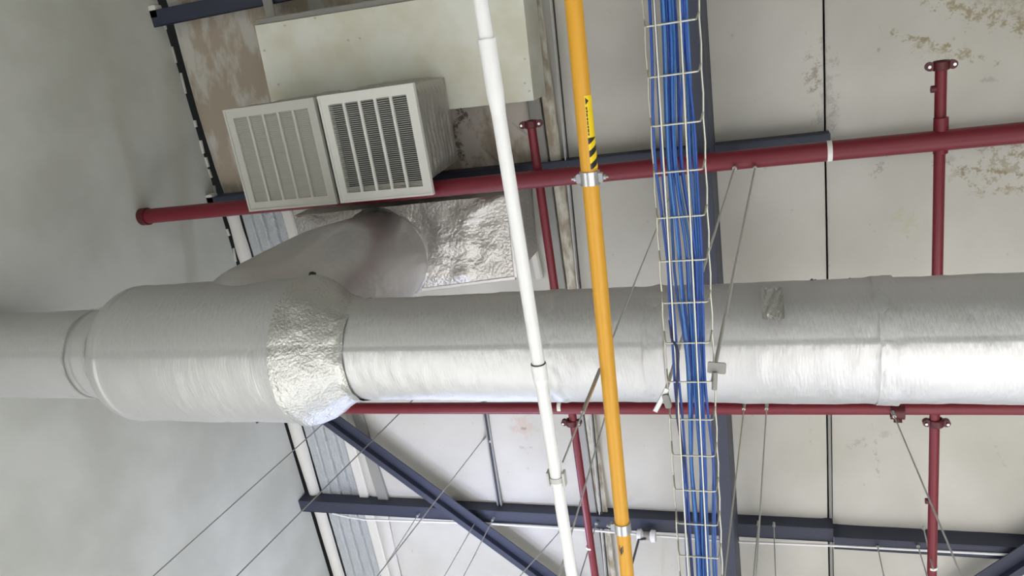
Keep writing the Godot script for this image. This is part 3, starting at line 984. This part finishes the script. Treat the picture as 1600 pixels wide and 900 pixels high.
# ---------------------------------------------------------------- sprinkler pipes
func build_sprinklers() -> void:
	var root := thing("sprinkler_main", "thick dark red sprinkler main crossing the upper half into the left wall", "pipe")
	var a := Vector3(-4.154, 5.690, -0.812)
	var b := Vector3(1.235, 5.690, -0.791)
	var e := stretch(a, b, 0.15, 4.85)
	var s := Shape.new()
	tube(s, e, 0.052, 28)
	obj("pipe", s, M.red, root)
	s = Shape.new()
	tube(s, [a + Vector3(-0.06, 0, 0), a + Vector3(0.012, 0, 0)], 0.062, 24)
	obj("wall_sleeve", s, M.dark_red, root)
	s = Shape.new()
	var band := Vector3(0.363, 5.690, -0.794)
	tube(s, [band - Vector3(0.012, 0, 0), band + Vector3(0.012, 0, 0)], 0.0545, 28)
	obj("band", s, M.white_band, root)
	for p in [Vector3(-0.104, 5.800, -0.746), Vector3(0.004, 5.800, -0.746), Vector3(0.330, 5.800, -0.738)]:
		s = Shape.new()
		var q: Vector3 = p
		tube(s, [Vector3(q.x, 6.40, -0.905), Vector3(q.x, 5.73, -0.80)], 0.008, 8)
		obj("hanger_rod", s, M.zinc, root)

	root = thing("sprinkler_main", "dark red sprinkler main running just below the silver duct", "pipe")
	var a2 := Vector3(-2.804, 5.690, -2.348)
	var b2 := Vector3(1.326, 5.690, -2.295)
	e = stretch(a2, b2, 1.36, 4.7)
	s = Shape.new()
	tube(s, e, 0.040, 24)
	obj("pipe", s, M.red, root)
	s = Shape.new()
	band = Vector3(-1.290, 5.690, -2.316)
	tube(s, [band - Vector3(0.012, 0, 0), band + Vector3(0.012, 0, 0)], 0.0425, 24)
	obj("band", s, M.white_band, root)
	s = Shape.new()
	var nub := Vector3(0.702, 5.670, -2.316)
	turned(s, nub - Vector3(0.035, 0, 0.0), nub + Vector3(0.035, 0, 0.0), [Vector2(0, 0.03), Vector2(0, 0.045), Vector2(0.07, 0.045), Vector2(0.07, 0.03)])
	obj("outlet_saddle", s, M.dark_red, root)
	s = Shape.new()
	tube(s, [nub, nub + Vector3(0, -0.03, -0.055)], 0.022, 12)
	obj("outlet_plug", s, M.dark_red, root)

	root = thing("sprinkler_branch", "dark red branch pipe at the right crossing both mains", "pipe", "")
	var p0 := Vector3(0.874, 5.720, -0.430)
	var p1 := Vector3(0.919, 5.720, -3.472)
	e = stretch(p0, p1, 0.0, 4.6)
	s = Shape.new()
	tube(s, e, 0.027, 20)
	obj("pipe", s, M.red, root)
	var axis := (p1 - p0).normalized()
	coupling(root, p0, axis, 0.027, Vector3(1, 0, 0))
	coupling(root, Vector3(0.912, 5.720, -2.411), axis, 0.027, Vector3(1, 0, 0))
	for q in [Vector3(0.854, 5.720, -0.540), Vector3(0.891, 5.720, -2.943)]:
		s = Shape.new()
		tube(s, [q + Vector3(0.02, 0, 0), q + Vector3(-0.022, 0, 0)], 0.018, 12)
		obj("outlet_plug", s, M.dark_red, root)
	s = Shape.new()
	var bb := Vector3(0.921, 5.720, -3.418)
	tube(s, [bb - axis * 0.008, bb + axis * 0.008], 0.0285, 20)
	obj("band", s, M.white_band, root)
	s = Shape.new()
	var tee := Vector3(0.879, 5.700, -0.770)
	tube(s, [tee - axis * 0.09, tee + axis * 0.09], 0.034, 20)
	obj("tee", s, M.red, root)

	root = thing("sprinkler_branch", "thin dark red branch pipe left of the yellow pipe beside grey strip", "pipe", "")
	p0 = Vector3(-1.255, 5.800, -0.492)
	p1 = Vector3(-1.240, 5.800, -3.773)
	e = stretch(p0, p1, 0.0, 4.5)
	s = Shape.new()
	tube(s, e, 0.027, 20)
	obj("pipe", s, M.red, root)
	axis = (p1 - p0).normalized()
	coupling(root, p0, axis, 0.027, Vector3(1, 0, 0))
	coupling(root, Vector3(-1.259, 5.800, -2.498), axis, 0.027, Vector3(1, 0, 0))
	s = Shape.new()
	bb = Vector3(-1.249, 5.800, -3.519)
	tube(s, [bb - axis * 0.008, bb + axis * 0.008], 0.0285, 20)
	obj("band", s, M.white_band, root)


# ---------------------------------------------------------------- yellow, white and thin pipes
func label_map() -> ImageTexture:
	# the sticker on the yellow pipe: a plain field with dark edge marks, then slanting stripes
	var w := 96
	var h := 512
	var im := Image.create(w, h, false, Image.FORMAT_RGB8)
	var y := Color(0.93, 0.80, 0.08)
	var k := Color(0.09, 0.08, 0.05)
	im.fill(y)
	im.fill_rect(Rect2i(88, 60, 4, 220), k)
	for j in range(12, 60):
		im.fill_rect(Rect2i(4, j, maxi(1, int(20 - absf(j - 36) * 0.8)), 1), k)
	for q in [[76, 20, 8], [100, 14, 10], [118, 26, 7], [150, 18, 8], [172, 30, 7], [206, 16, 8], [226, 26, 8], [256, 18, 7]]:
		im.fill_rect(Rect2i(3, q[0], q[2], q[1]), k)
	for j in range(290, 512):
		for i in w:
			if fposmod((j - 290 + i * 0.75) / 92.0, 1.0) < 0.5:
				im.set_pixel(i, j, k)
	return ImageTexture.create_from_image(im)


func build_pipes() -> void:
	var root := thing("gas_pipe", "yellow gas pipe with a striped warning sticker", "pipe")
	var a := Vector3(-0.363, 3.200, 0.059)
	var b := Vector3(-0.397, 3.200, -1.482)
	var e := stretch(a, b, 3.15, 6.85)
	var r := 0.0199
	var s := Shape.new()
	tube(s, straight(e[0], e[1], 40), r, 32)
	obj("pipe", s, M.yellow, root)
	var d := (b - a).normalized()
	var f := frame_of(d)
	# sticker wrapped round the pipe
	var m := mat("sticker", Color.WHITE, 0.4)
	m.albedo_texture = label_map()
	m.texture_repeat = false
	var t0 := Vector3(-0.363, 3.160, -0.144)
	var t1 := Vector3(-0.368, 3.160, -0.310)
	var q0 := a + d * (t0 - a).dot(d)
	var q1 := a + d * (t1 - a).dot(d)
	s = Shape.new()
	var side := Vector3(1, 0, 0) - d * d.x
	side = side.normalized()
	var up := side.cross(d).normalized()
	if up.y < 0.0:
		up = -up
	face_grid(s, func(u: float, v: float) -> Vector3:
		var ang := lerpf(-1.18, 0.75, u)
		return q0.lerp(q1, v) + (side * cos(ang) + up * sin(ang)) * (r + 0.0008), 24, 2, Vector2.ONE, func(_u, v): return q0.lerp(q1, v))
	obj("warning_sticker", s, m, root)
	# black smudged marks further along
	for k in 5:
		var c := a + d * (Vector3(-0.387, 3.160, -1.374) - a).dot(d) + d * (0.0 + 0.006 * (k % 3)) 
		var ang: float = [-2.1, -1.75, -1.95, -1.6, -1.85][k]
		s = Shape.new()
		face_grid(s, func(u: float, v: float) -> Vector3:
			var g := ang + 0.1 * (u - 0.5)
			return c + d * (0.022 * (v - 0.5)) + (side * cos(g) + up * sin(g)) * (r + 0.0006), 2, 2, Vector2.ONE, func(_u, _v): return c)
		obj("ink_mark", s, M.dark_wire, root)
	# clamps
	for k in 2:
		var t := thing("pipe_clamp", ["bright bolted clamp on the yellow pipe at the upper red main", "bright clamp on the yellow pipe at the lower purlin"][k], "clamp", "clamps on the yellow pipe")
		var c: Vector3 = [Vector3(-0.376, 3.200, -0.333), Vector3(-0.401, 3.200, -1.313)][k]
		c = a + d * (c - a).dot(d)
		s = Shape.new()
		turned(s, c - d * 0.016, c + d * 0.016, [Vector2(0, r), Vector2(0, r + 0.004), Vector2(0.032, r + 0.004), Vector2(0.032, r)], 28)
		obj("strap", s, M.zinc, t)
		for w in ([-1, 1] if k == 0 else [-1]):
			var o: Vector3 = (side * w * (r + 0.006) + up * -0.002)
			s = Shape.new()
			block(s, c + o, Vector3(0.012, 0.014, 0.022), Basis.IDENTITY, 0.003)
			obj("lug", s, M.zinc, t)
			s = Shape.new()
			tube(s, [c + o + side * w * -0.004, c + o + side * w * 0.018], 0.0032, 8)
			obj("bolt", s, M.zinc, t)
			s = Shape.new()
			tube(s, [c + o + side * w * 0.007, c + o + side * w * 0.012], 0.0065, 6)
			obj("nut", s, M.zinc, t)

	# white conduit: lengths joined by bell sockets
	root = thing("white_conduit", "slim white plastic pipe running from top to bottom left of the yellow pipe", "pipe")
	a = Vector3(-0.439, 2.800, 0.070)
	b = Vector3(-0.428, 2.800, -1.146)
	e = stretch(a, b, 3.1, 7.2)
	r = 0.0132
	d = (b - a).normalized()
	s = Shape.new()
	tube(s, straight(e[0], e[1], 20), r, 24)
	obj("pipe", s, M.pvc, root)
	for k in 2:
		var c0: Vector3 = [Vector3(-0.437, 2.800, -0.622), Vector3(-0.432, 2.800, 0.006)][k]
		var c1: Vector3 = [Vector3(-0.433, 2.800, -0.668), Vector3(-0.437, 2.800, -0.126)][k]
		c0 = a + d * (c0 - a).dot(d)
		c1 = a + d * (c1 - a).dot(d)
		s = Shape.new()
		var L := (c1 - c0).length()
		turned(s, c0, c1, [Vector2(0, r), Vector2(0, r + 0.0028), Vector2(L * 0.7, r + 0.0028), Vector2(L, r)], 28)
		obj("socket", s, M.pvc, root)
	s = Shape.new()
	var jc := a + d * (Vector3(-0.437, 2.800, -0.622) - a).dot(d)
	turned(s, jc - d * 0.002, jc + d * 0.0005, [Vector2(0, r), Vector2(0, r + 0.0016), Vector2(0.0025, r + 0.0016), Vector2(0.0025, r)], 28)
	obj("joint_gap", s, M.dark_wire, root)
	# its clamp and hanger
	root = thing("pipe_hanger", "thin rod with a small grey clamp holding up the white pipe", "hanger")
	var cc := a + d * (Vector3(-0.430, 2.800, -0.891) - a).dot(d)
	s = Shape.new()
	turned(s, cc - d * 0.006, cc + d * 0.006, [Vector2(0, r), Vector2(0, r + 0.002), Vector2(0.012, r + 0.002), Vector2(0.012, r)], 24)
	obj("clamp_ring", s, M.dull_wire, root)
	for w in [-1, 1]:
		s = Shape.new()
		block(s, cc + Vector3(w * (r + 0.004), 0.0, 0), Vector3(0.005, 0.018, 0.034), Basis.IDENTITY, 0.001)
		obj("clamp_ear", s, M.dull_wire, root)
	var top := Vector3(cc.x + 0.017, 5.66, cc.z + 0.03)
	var hook := Vector3(-0.412, 5.660, -0.839)
	var low := Vector3(-0.416, 2.810, -0.860)
	s = Shape.new()
	tube(s, [low, low.lerp(hook, 0.085)], 0.0022, 8)
	obj("lower_rod", s, M.dull_wire, root)
	s = Shape.new()
	tube(s, [low.lerp(hook, 0.075), low.lerp(hook, 0.155)], 0.0052, 8)
	obj("turnbuckle", s, M.zinc, root)
	s = Shape.new()
	tube(s, [low.lerp(hook, 0.15), hook], 0.0030, 8)
	obj("upper_rod", s, M.dull_wire, root)
	s = Shape.new()
	tube(s, [hook + Vector3(0, -0.12, 0), hook + Vector3(-0.02, -0.03, 0.0), hook + Vector3(0.02, 0.03, 0), hook + Vector3(0.03, 0.0, 0.04)], 0.012, 8)
	obj("hook", s, M.dark_wire, root)

	# thin white conduit along the lower purlin, and the little spool insulator with its lead
	root = thing("purlin_conduit", "thin pale conduit running along the underside of the lower purlin", "conduit")
	s = Shape.new()
	var pts := [Vector3(-3.792, 6.380, -3.822), Vector3(-3.611, 6.350, -3.829), Vector3(-3.448, 6.345, -3.841), Vector3(-2.279, 6.345, -3.798), Vector3(-1.478, 6.345, -3.796), Vector3(-0.938, 6.345, -3.810), Vector3(-0.218, 6.345, -3.818), Vector3(0.449, 6.345, -3.796), Vector3(1.598, 6.335, -3.770)]
	pts.append(pts[8] + (pts[8] - pts[7]) * 3.0)
	tube(s, pts, 0.009, 10)
	obj("conduit", s, M.pvc, root)
	root = thing("spool_insulator", "small white spool insulator with a dark lead right of the yellow pipe", "insulator")
	var sc := Vector3(-0.928, 6.290, -3.773)
	s = Shape.new()
	turned(s, sc - Vector3(0.07, 0, 0), sc + Vector3(0.07, 0, 0), [Vector2(0, 0.0), Vector2(0, 0.045), Vector2(0.03, 0.05), Vector2(0.045, 0.028), Vector2(0.095, 0.028), Vector2(0.11, 0.05), Vector2(0.14, 0.045), Vector2(0.14, 0.0)])
	obj("spool", s, M.pvc, root)
	s = Shape.new()
	tube(s, [sc - Vector3(0.02, 0, 0), sc + Vector3(0.03, 0, 0)], 0.034, 14)
	obj("binding", s, M.grey_steel, root)
	s = Shape.new()
	tube(s, [sc + Vector3(0.0, -0.036, 0), Vector3(-0.981, 6.240, -3.774), Vector3(-1.044, 6.200, -3.970), Vector3(-1.100, 6.160, -4.095), Vector3(-1.132, 6.100, -4.200)], 0.009, 8)
	obj("lead", s, M.dark_wire, root)


# ---------------------------------------------------------------- cable tray
func build_tray() -> void:
	var root := thing("cable_tray", "galvanised wire basket tray full of blue cables", "cable tray")
	var la := Vector3(-0.202, 3.100, -0.017)
	var lb := Vector3(-0.231, 3.100, -1.316)
	var ra := Vector3(-0.101, 3.100, -0.020)
	var rb := Vector3(-0.131, 3.100, -1.318)
	var z_of := func(k: int) -> float: return -0.017 - 0.0999 * k
	var left := func(z: float) -> Vector3: return la.lerp(lb, (z - la.z) / (lb.z - la.z))
	var right := func(z: float) -> Vector3: return ra.lerp(rb, (z - ra.z) / (rb.z - ra.z))
	var r := 0.0021
	var s: Shape
	for k in range(-3, 26):
		var z: float = z_of.call(k)
		var a: Vector3 = left.call(z)
		var b: Vector3 = right.call(z)
		s = Shape.new()
		tube(s, [a + Vector3(-0.006, 0.046, 0.012), a + Vector3(-0.002, 0.016, 0.004), a + Vector3(0.001, 0.003, 0), a + Vector3(0.006, 0, 0), b - Vector3(0.006, 0, 0), b + Vector3(-0.001, 0.003, 0), b + Vector3(0.001, 0.016, 0.004), b + Vector3(0.003, 0.046, 0.012)], r, 8)
		obj("cross_wire", s, M.wire, root)
	for f in [[0.21, 0.0, 0.0], [0.70, 0.0, 0.0], [0.0, 0.045, -0.0065], [1.0, 0.045, 0.0035]]:
		s = Shape.new()
		var p := []
		for k in range(-6, 53):
			var z: float = -0.017 - 0.0999 * k / 2.0
			var q: Vector3 = left.call(z).lerp(right.call(z), f[0])
			var wave: float = (0.0012 if k % 2 else -0.0008) if f[1] > 0.01 else 0.0
			p.append(q + Vector3(f[2] + wave * signf(f[2]), f[1] - (r * 2.0 if f[1] == 0.0 else 0.0), 0))
		p[0].z = 3.1
		tube(s, p, r, 8)
		obj("long_wire", s, M.wire, root)
	# cables lie in the tray
	var ways := [
		[0.11, 0.03, 0.15, 0.15, 0.25, 0.18], [0.19, 0.16, 0.2, 0.24, 0.3, 0.3], [0.33, 0.27, 0.28, 0.45, 0.4, 0.43],
		[0.37, 0.31, 0.4, 0.49, 0.42, 0.47], [0.42, 0.35, 0.44, 0.53, 0.45, 0.51], [0.46, 0.39, 0.56, 0.57, 0.62, 0.55],
		[0.5, 0.42, 0.58, 0.6, 0.65, 0.58], [0.54, 0.45, 0.66, 0.62, 0.68, 0.6], [0.59, 0.53, 0.73, 0.7, 0.71, 0.63],
		[0.73, 0.58, 0.76, 0.74, 0.73, 0.66], [0.75, 0.74, 0.8, 0.78, 0.76, 0.72], [0.81, 0.8, 0.84, 0.81, 0.93, 0.84],
		[0.78, 0.87, 0.89, 0.84, 0.95, 0.9]]
	var labels := ["leftmost blue cable in the basket tray, against its left edge wire", "second blue cable from the tray's left edge wire"]
	var order := ["first", "second", "third", "fourth", "fifth", "sixth", "seventh", "eighth", "ninth", "tenth", "eleventh", "thirteenth", "twelfth"]
	var mats := [M.blue_deep, M.blue_deep, M.blue, M.blue_pale]
	for i in ways.size():
		s = Shape.new()
		var c := Curve3D.new()
		var p := []
		var lift := 0.005 + 0.0075 * (i % 3) + 0.0006 * i
		for k in range(-24, 90):
			var z := -0.017 - 0.0333 * k
			var t := clampf((z + 0.017) / -1.30, 0.0, 1.0) * 5.0
			var j := mini(4, int(t))
			var g := smoothstep(0.0, 1.0, t - j)
			var u: float = lerpf(ways[i][j], ways[i][j + 1], g)
			u += 0.006 * sin(z * 9.0 + i * 2.1) + 0.012 * wob.get_noise_2d(z * 220.0, i * 90.0)
			var q: Vector3 = left.call(z).lerp(right.call(z), u)
			p.append(q + Vector3(0, lift + 0.002 * sin(z * 13.0 + i), 0))
		tube(s, p, 0.0030, 10)
		var o := obj("network_cable", s, mats[i % 4])
		if i < 2:
			tag(o, labels[i], "cable", "blue cables in the tray")
		elif i == 11:
			tag(o, "rightmost blue cable in the basket tray, in front of the rafter", "cable", "blue cables in the tray")
		else:
			tag(o, "blue cable in the basket tray, %s from its left edge at the photo's top" % order[i], "cable", "blue cables in the tray")
	# one dark cable that has slipped out below the wires
	s = Shape.new()
	tube(s, [Vector3(-0.204, 3.105, -0.660), Vector3(-0.202, 3.100, -0.703), Vector3(-0.193, 3.090, -0.718), Vector3(-0.189, 3.090, -0.737), Vector3(-0.194, 3.092, -0.784), Vector3(-0.202, 3.094, -0.852), Vector3(-0.205, 3.097, -0.905), Vector3(-0.201, 3.100, -0.977), Vector3(-0.198, 3.104, -1.052), Vector3(-0.204, 3.106, -1.118), Vector3(-0.203, 3.107, -1.205), Vector3(-0.203, 3.107, -1.303), Vector3(-0.204, 3.107, -1.415), Vector3(-0.204, 3.107, -1.509)], 0.0032, 10)
	tag(obj("network_cable", s, M.navy), "loose dark navy cable bowing below the basket tray wires", "cable")
	# tray hangers
	for k in 2:
		var t := thing("tray_hanger", ["grey rod and plate bracket holding the tray's right side", "grey rod and strap bracket behind the tray's left side"][k], "hanger", "hangers of the basket tray")
		var low: Vector3 = [Vector3(-0.113, 3.120, -0.795), Vector3(-0.238, 3.120, -0.875)][k]
		var top: Vector3 = [Vector3(-0.008, 5.640, -0.837), Vector3(-0.112, 5.640, -0.827)][k]
		s = Shape.new()
		tube(s, [low, top], 0.0048, 10)
		obj("rod", s, M.dull_wire, t)
		s = Shape.new()
		tube(s, [top + (low - top).normalized() * 0.03, top - Vector3(0, 0.0, 0)], 0.012, 8)
		obj("clevis", s, M.dull_wire, t)
		s = Shape.new()
		if k == 0:
			block(s, low + Vector3(0.006, -0.006, 0.008), Vector3(0.042, 0.004, 0.028), Basis(UPDIR, 0.1), 0.003)
			obj("plate", s, M.grey_steel, t)
			s = Shape.new()
			tube(s, [low + Vector3(0.002, -0.012, 0.0), low + Vector3(-0.002, -0.018, -0.042)], 0.006, 8)
			obj("hook_bolt", s, M.grey_steel, t)
		else:
			bar(s, low + Vector3(-0.020, -0.012, -0.026), low + Vector3(0.012, 0.0, 0.03), rect(0.012, 0.004, 0.001))
			obj("strap", s, M.zinc, t)
			s = Shape.new()
			block(s, low + Vector3(0.010, -0.004, 0.0), Vector3(0.016, 0.010, 0.036), Basis(UPDIR, -0.2), 0.003)
			obj("plate", s, M.grey_steel, t)


# ---------------------------------------------------------------- the tube lamp hung from three of the wires, just below the view
func build_lamp() -> void:
	var root := thing("tube_lamp", "cool white tube lamp hung by wires from the lower purlin", "lamp")
	var a := Vector3(-2.95, 5.22, -3.86)
	var b := Vector3(-1.55, 5.22, -3.86)
	var s := Shape.new()
	bar(s, a, b, rect(0.05, 0.03, 0.006, -0.07))
	obj("batten", s, M.enamel, root)
	var glow := mat("lamp_glow", Color(0.95, 0.95, 1.0), 0.5)
	glow.emission_enabled = true
	glow.emission = Color(0.80, 0.84, 1.0)
	glow.emission_energy_multiplier = 0.6
	for k in 3:
		s = Shape.new()
		tube(s, [a.lerp(b, 0.02 + k * 0.327), a.lerp(b, 0.326 + k * 0.327)], 0.014, 12)
		obj("lamp_tube", s, glow, root)
		var o := OmniLight3D.new()
		o.name = "lamp_light"
		o.light_color = Color(0.80, 0.84, 1.0)
		o.light_energy = 0.24
		o.light_size = 0.03
		o.omni_range = 20.0
		o.omni_attenuation = 2.0
		o.shadow_enabled = true
		o.position = a.lerp(b, 0.173 + k * 0.327) + Vector3(0, 0.035, 0)
		root.add_child(o, true)


func build_high_bays() -> void:
	# high-bay lamps that light the floor of the rest of the hall, behind and beside the view
	var places := [Vector3(-2.2, 5.7, 4.2), Vector3(2.2, 5.7, 4.2), Vector3(4.6, 5.7, 0.6)]
	var tells := ["round high bay lamp behind the view, nearest the left wall", "round high bay lamp behind the view, right of the rafter", "round high bay lamp near the right wall"]
	var glow := mat("high_bay_glow", Color(0.95, 0.95, 0.92), 0.5)
	glow.emission_enabled = true
	glow.emission = Color(1.0, 0.99, 0.95)
	glow.emission_energy_multiplier = 3.0
	for k in 3:
		var p: Vector3 = places[k]
		var root := thing("high_bay_lamp", tells[k], "lamp", "high bay lamps")
		var s := Shape.new()
		turned(s, p + UPDIR * 0.26, p, [Vector2(0, 0.0), Vector2(0, 0.08), Vector2(0.10, 0.09), Vector2(0.12, 0.16), Vector2(0.26, 0.21), Vector2(0.26, 0.19), Vector2(0.24, 0.18)], 24)
		obj("shade", s, M.enamel, root)
		s = Shape.new()
		tube(s, [p + UPDIR * 0.03, p + UPDIR * 0.015], 0.17, 24)
		obj("diffuser", s, glow, root)
		s = Shape.new()
		tube(s, [p + UPDIR * 0.26, Vector3(p.x, 6.45, p.z)], 0.008, 8)
		obj("stem", s, M.dull_wire, root)
		var l := SpotLight3D.new()
		l.name = "lamp_light"
		l.light_color = Color(1.0, 0.99, 0.95)
		l.light_energy = HB
		l.light_size = 0.17
		l.spot_range = 30.0
		l.spot_attenuation = 2.0
		l.spot_angle = 62.0
		l.spot_angle_attenuation = 0.6
		l.shadow_enabled = true
		l.position = p - UPDIR * 0.02
		l.rotation_degrees.x = -90
		root.add_child(l, true)


# ---------------------------------------------------------------- hanging wires
func build_wires() -> void:
	hanger_wire(Vector3(-2.925, 6.38, -2.36), Vector3(-3.876, 4.500, -2.973), 0.0042, "upper of the two long wires slanting across the left wall", M.grey_wire, "wires across the left wall")
	hanger_wire(Vector3(-2.395, 6.38, -2.36), Vector3(-3.190, 4.500, -2.902), 0.0042, "lower of the two long wires slanting across the left wall", M.grey_wire, "wires across the left wall")
	hanger_wire(Vector3(-2.198, 6.440, -3.027), Vector3(-2.237, 4.600, -2.879), 0.0042, "wire hung from the double rail, crossing the diagonal brace", M.dull_wire)
	hanger_wire(Vector3(-2.911, 6.380, -3.763), Vector3(-2.862, 5.500, -3.701), 0.0042, "wire hung from the lower purlin left of the diagonal brace", M.dull_wire)
	hanger_wire(Vector3(-2.369, 6.380, -3.779), Vector3(-2.369, 5.600, -3.747), 0.0042, "left wire of the close pair below the brace and purlin crossing", M.dull_wire, "close pair of wires")
	hanger_wire(Vector3(-2.214, 6.380, -3.756), Vector3(-2.209, 5.600, -3.731), 0.0042, "right wire of the close pair below the brace and purlin crossing", M.dull_wire, "close pair of wires")
	hanger_wire(Vector3(-0.976, 5.660, -2.333), Vector3(-1.031, 4.400, -2.584), 0.005, "wire leaving the lower red main behind the yellow pipe", M.dull_wire)
	hanger_wire(Vector3(-1.330, 6.380, -3.738), Vector3(-1.270, 5.500, -3.548), 0.005, "short wire hung from the lower purlin behind the yellow pipe", M.dull_wire)
	hanger_wire(Vector3(-1.681, 6.460, -3.918), Vector3(-1.726, 5.500, -3.595), 0.004, "faint wire behind the white pipe at the bottom", M.dull_wire)
	hanger_wire(Vector3(-0.129, 5.660, -2.274), Vector3(-0.213, 4.300, -2.414), 0.0042, "slanting wire right of the tray, passing over the rafter edge", M.wire)
	hanger_wire(Vector3(-0.001, 5.660, -2.272), Vector3(-0.078, 4.300, -2.400), 0.0042, "wire below the duct just right of the rafter, nearly upright", M.dull_wire)
	hanger_wire(Vector3(0.012, 6.380, -3.660), Vector3(0.007, 5.500, -3.417), 0.0042, "short wire with a sleeve on the lower purlin right of the rafter", M.dull_wire)
	hanger_wire(Vector3(-0.097, 6.380, -3.657), Vector3(-0.127, 5.500, -3.430), 0.0045, "thinner short wire on the lower purlin beside the sleeved one", M.dull_wire)
	hanger_wire(Vector3(0.671, 5.620, -2.296), Vector3(0.699, 4.200, -2.244), 0.0042, "wire slanting from the red outlet across the right branch pipe", M.dull_wire)
	hanger_wire(Vector3(0.706, 6.350, -3.779), Vector3(0.622, 5.500, -3.353), 0.0042, "short wire under the lower purlin left of the right branch pipe", M.dull_wire)
	hanger_wire(Vector3(0.962, 6.350, -3.752), Vector3(0.852, 5.500, -3.329), 0.0042, "short wire with a ring, touching the right branch pipe", M.dull_wire)
	hanger_wire(Vector3(1.008, 6.420, -3.651), Vector3(0.877, 5.500, -3.258), 0.0045, "short wire behind the right branch pipe at the purlin", M.dull_wire)
